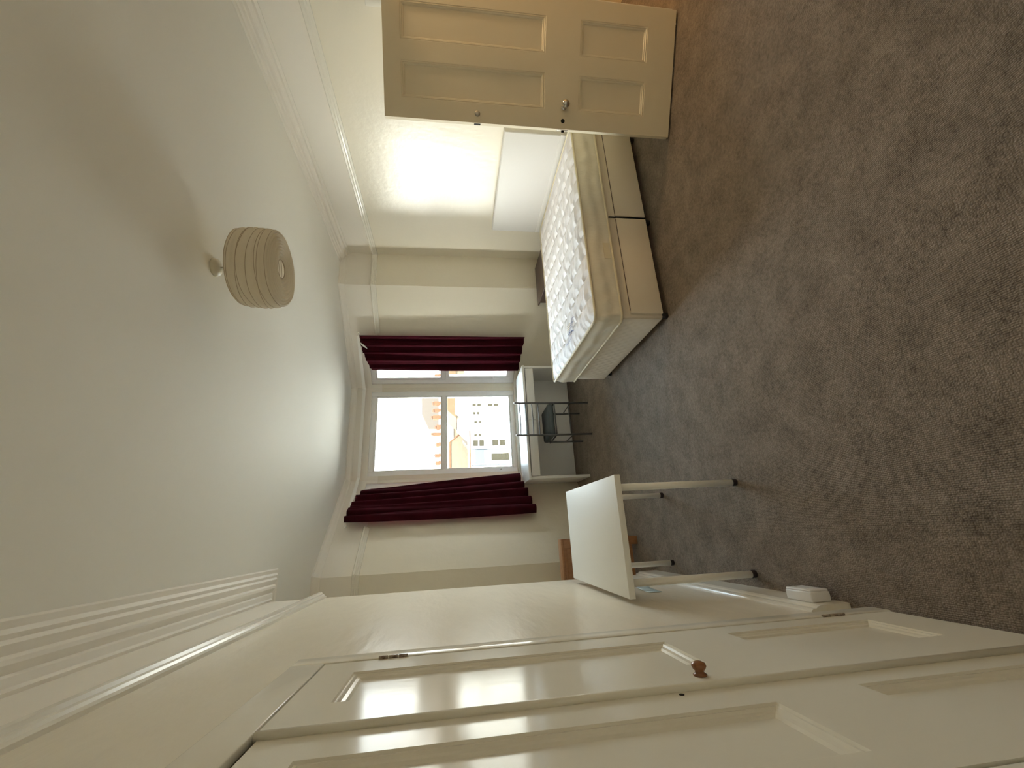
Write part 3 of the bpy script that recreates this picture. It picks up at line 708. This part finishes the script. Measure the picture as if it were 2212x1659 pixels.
# ------------------------------------------------------------------ socket, blue patch on the wall
so = thing('wall_socket', 'white surface mounted socket box on the skirting right of the cupboard', 'socket', (XL+.022, 1.93, .03))
MB().box(0, .042, -.075, .075, .0, .095, .006).build('back_box', M['socket'], so)
MB().box(.040, .050, -.073, .073, .004, .091, .004).build('face_plate', M['socket'], so)
for y in (-.035, .035):
    MB().box(.0495, .0525, y-.008, y+.008, .066, .080, .001).build('switch', M['socket'], so)
sl = thing('blue_patch', 'small pale blue patch on the glossy wall under the white table', 'paper', (XL, 2.74, .47))
k = MB()  # thin pale blue sheet, one end curving slightly off the wall face
for i in range(6):
    a, b = i/6, (i+1)/6; f = lambda t: .002+.010*t*t
    k.quad([(f(a), -.11+.20*a, -.035), (f(b), -.11+.20*b, -.035), (f(b), -.10+.20*b, .04), (f(a), -.10+.20*a, .04)], 0, True)
pp = k.build('sheet', M['paleblue'], sl); pp.modifiers.new('thick', 'SOLIDIFY').thickness = .001

# ------------------------------------------------------------------ houses across the street
struct('ground', MB().box(-60, 120, 7.5, 260, -9.5, -9.0), M['street'], 'street and yards far below the window', 'ground')
def house_windows(root, rects, yf, sash=True):
    for (x0, x1, z0, z1) in rects:
        f = MB(); wd = .10
        f.box(x0-wd, x1+wd, yf-.12, yf+.05, z0-wd, z0, .0); f.box(x0-wd, x1+wd, yf-.12, yf+.05, z1, z1+wd); f.box(x0-wd, x0, yf-.12, yf+.05, z0, z1); f.box(x1, x1+wd, yf-.12, yf+.05, z0, z1)
        if sash: f.box(x0, x1, yf-.10, yf+.05, (z0+z1)/2-.06, (z0+z1)/2+.06)
        fo = f.build('window', M['render'], root); MB().box(x0, x1, yf-.05, yf+.02, z0, z1).build('pane', M['darkpane'], fo)
# white rendered terrace straight across
wh = thing('white_house', 'white rendered terrace with tall sash windows across the street', 'house', (11, 45, -9))
w_ = MB(); prof = [(-9, 0), (9, 0), (9, 9.1), (4.4, 9.1), (3.1, 10.3), (1.9, 8.95), (.75, 10.1), (-.45, 8.85), (-9, 8.85)]
w_.quad([(x, 0, z) for x, z in prof]); w_.quad([(x, 6, z) for x, z in prof][::-1])
for i in range(len(prof)): (xa, za), (xb, zb) = prof[i], prof[(i+1) % len(prof)]; w_.quad([(xa, 0, za), (xb, 0, zb), (xb, 6, zb), (xa, 6, za)])
w_.build('wall', M['render'], wh)
MB().box(-9, -.5, -.22, .02, 8.76, 8.88).build('gutter', M['redbrick'], wh)
house_windows(wh, [(-2.20, -1.52, 7.33, 8.48), (-2.21, -1.52, 5.05, 6.46), (2.20, 2.50, 7.53, 8.49), (2.17, 2.52, 5.65, 6.76), (.33, .55, 7.54, 8.33), (-1.10, -.87, 7.59, 8.37), (1.26, 1.58, 7.71, 8.41)], 0)
MB().box(-4.05, -2.66, -.5, 0, 7.38, 8.32).build('blue_panel', M['bluepanel'], wh)
house_windows(wh, [(-3.75, -3.0, 4.73, 6.62)], 0, False)
for x in (-4.2, -2.55): MB().box(x-.06, x+.06, -.12, 0, 4.2, 8.7).build('downpipe', M['bluepanel'], wh)
# brick house with a gable behind its left end
gb = thing('brick_house', 'pale brick house with sloping gable behind the white terrace', 'house', (8.0, 60, -9))
g = MB(); pts = [(-4, 0), (6.5, 0), (6.5, 8.6), (5.95, 9.0), (4.45, 10.95), (-4, 10.95)]
g.quad([(x, 0, z) for x, z in pts]); g.quad([(x, 8, z) for x, z in pts][::-1])
for i in range(6): (xa, za), (xb, zb) = pts[i], pts[(i+1) % 6]; g.quad([(xa, 0, za), (xb, 0, zb), (xb, 8, zb), (xa, 8, za)])
g.build('wall', M['brick'], gb)
MB().tube([(6.0, -.1, 9.0), (4.5, -.1, 11.0)], .10, 6).build('verge', M['redbrick'], gb)
MB().box(-4.1, 4.5, -.12, 8, 10.9, 11.15).build('parapet', M['redbrick'], gb)
lean = MB(); lv = [(-3.5, 7.9), (2.6, 8.1), (4.2, 9.3), (6.6, 8.9), (6.6, 8.3), (2.6, 7.6)]
lean.quad([(x, -2.5, z) for x, z in lv]); lean.quad([(x, -.05, z) for x, z in lv][::-1])
for i in range(6): (xa, za), (xb, zb) = lv[i], lv[(i+1) % 6]; lean.quad([(xa, -2.5, za), (xb, -2.5, zb), (xb, -.05, zb), (xa, -.05, za)])
lean.build('lean_to_roof', M['greyroof'], gb)
# tan roofed house behind the white gables
tr_ = thing('tan_roofed_house', 'tan roofed brick house behind the right end of the white terrace', 'house', (16.5, 55, -9))
MB().box(-1.85, 6.0, 0, 7, 0, 10.2).build('wall', M['brick'], tr_)
k = MB(); ptsr = [(-1.95, 10.1), (-.9, 11.3), (5.0, 11.5), (6.3, 10.1)]
k.quad([(x, -.2, z) for x, z in ptsr]); k.quad([(x, 7, z) for x, z in ptsr][::-1])
for i in range(4): (xa, za), (xb, zb) = ptsr[i], ptsr[(i+1) % 4]; k.quad([(xa, -.2, za), (xb, -.2, zb), (xb, 7, zb), (xa, 7, za)])
k.build('roof', M['tan'], tr_)
house_windows(tr_, [(-.4, .5, 8.6, 9.9), (2.0, 2.9, 8.6, 9.9)], 0)
# long far terrace with its row of chimney stacks
ft = thing('far_terrace', 'long terrace of roofs far beyond the white house', 'terrace', (26, 100, -9))
MB().box(-16, 24, 0, 10, 0, 10.5).build('wall', M['brick'], ft)
k = MB(); k.quad([(-16, -.4, 10.4), (24, -.4, 10.4), (24, 5, 14.0), (-16, 5, 14.0)]); k.quad([(-16, 5, 14), (24, 5, 14), (24, 10.4, 10.4), (-16, 10.4, 10.4)]); k.quad([(-16, -.4, 10.4), (-16, 5, 14), (-16, 10.4, 10.4)]); k.quad([(24, -.4, 10.4), (24, 5, 14), (24, 10.4, 10.4)])
k.build('roof', M['slate'], ft)
for x, zt, wd in ((-9.3, 14.7, .9), (-7.5, 14.9, .8), (-4.8, 14.6, .9), (-2.3, 15.3, .7), (-.5, 14.5, 1.1), (2.0, 15.4, .9), (3.8, 15.0, .7), (5.6, 15.1, .9), (8.0, 15.0, .8), (10.5, 15.2, .9), (13, 15.0, .8)):
    c = MB().box(x-wd/2, x+wd/2, 4.2, 5.4, 12.8, zt).build('chimney', M['redbrick'], ft)
    for q_ in (-.25, .05, .32): MB().lathe([(.11, 0), (.09, .55)], (x+q_, 4.8, zt), seg=8).build('chimney_pot', M['redbrick'], c)
bk = thing('tall_far_block', 'tall warm grey building on the skyline at the right of the window', 'building', (30, 130, -9))
k = MB(); ptsb = [(1.2, 0), (14, 0), (14, 20.2), (6, 20.0), (1.2, 17.8)]
k.quad([(x, 0, z) for x, z in ptsb]); k.quad([(x, 9, z) for x, z in ptsb][::-1])
for i in range(5): (xa, za), (xb, zb) = ptsb[i], ptsb[(i+1) % 5]; k.quad([(xa, 0, za), (xb, 0, zb), (xb, 9, zb), (xa, 9, za)])
k.build('wall', M['greyroof'], bk)
# sunlit shrub low at the right
sb = thing('shrub', 'yellow green sunlit shrub low in front of the white house', 'shrub', (11.9, 40, -9))
k = MB(); rs = random.Random(4)
for i in range(420):
    t = rs.uniform(0, 2*PI); h = rs.random(); r = 1.5*math.sqrt(rs.random())*math.sin(PI*min(.95, .15+.8*h))
    c = Vector((r*math.cos(t), r*math.sin(t), 1.3+2.9*h)); a = Vector((rs.uniform(-1, 1), rs.uniform(-1, 1), rs.uniform(-1, 1))).normalized()*.22; b = a.cross(Vector((rs.uniform(-1, 1), rs.uniform(-1, 1), rs.uniform(-1, 1)))).normalized()*.12
    k.quad([c-a, c+b, c+a, c-b])
k.build('foliage', M['leaf'], sb, fix=False)
MB().tube([(0, 0, 0), (.05, 0, 1.2), (0, .05, 2.4)], [.09, .07, .03], 8).build('stem', M['tan'], sb)

# ------------------------------------------------------------------ sky portals in the window openings and the hall lamp
def portal(a, b, s0, s1):
    p, d, n = off(a, b, (s0+s1)/2, -.12)
    l = bpy.data.lights.new('sky portal', 'AREA'); l.shape = 'RECTANGLE'; l.size = s1-s0; l.size_y = ZH-ZS; l.cycles.is_portal = True
    o = bpy.data.objects.new('sky portal', l); COL.objects.link(o)
    z = Vector((-n.x, -n.y, 0)); x = Vector((-d.x, -d.y, 0)); y = z.cross(x)
    o.matrix_world = Matrix(((x.x, y.x, z.x, p.x), (x.y, y.y, z.y, p.y), (x.z, y.z, z.z, (ZS+ZH)/2), (0, 0, 0, 1)))
portal(BR, PR, SW, LF-.055); portal(PR, PLf, .055, 1.205); portal(PLf, BL, .055, LF-SW)
add_light('hall lamp', 'POINT', (4.25, 1.15, 2.45), 22.0, (1.0, .72, .42), shadow_soft_size=.12)
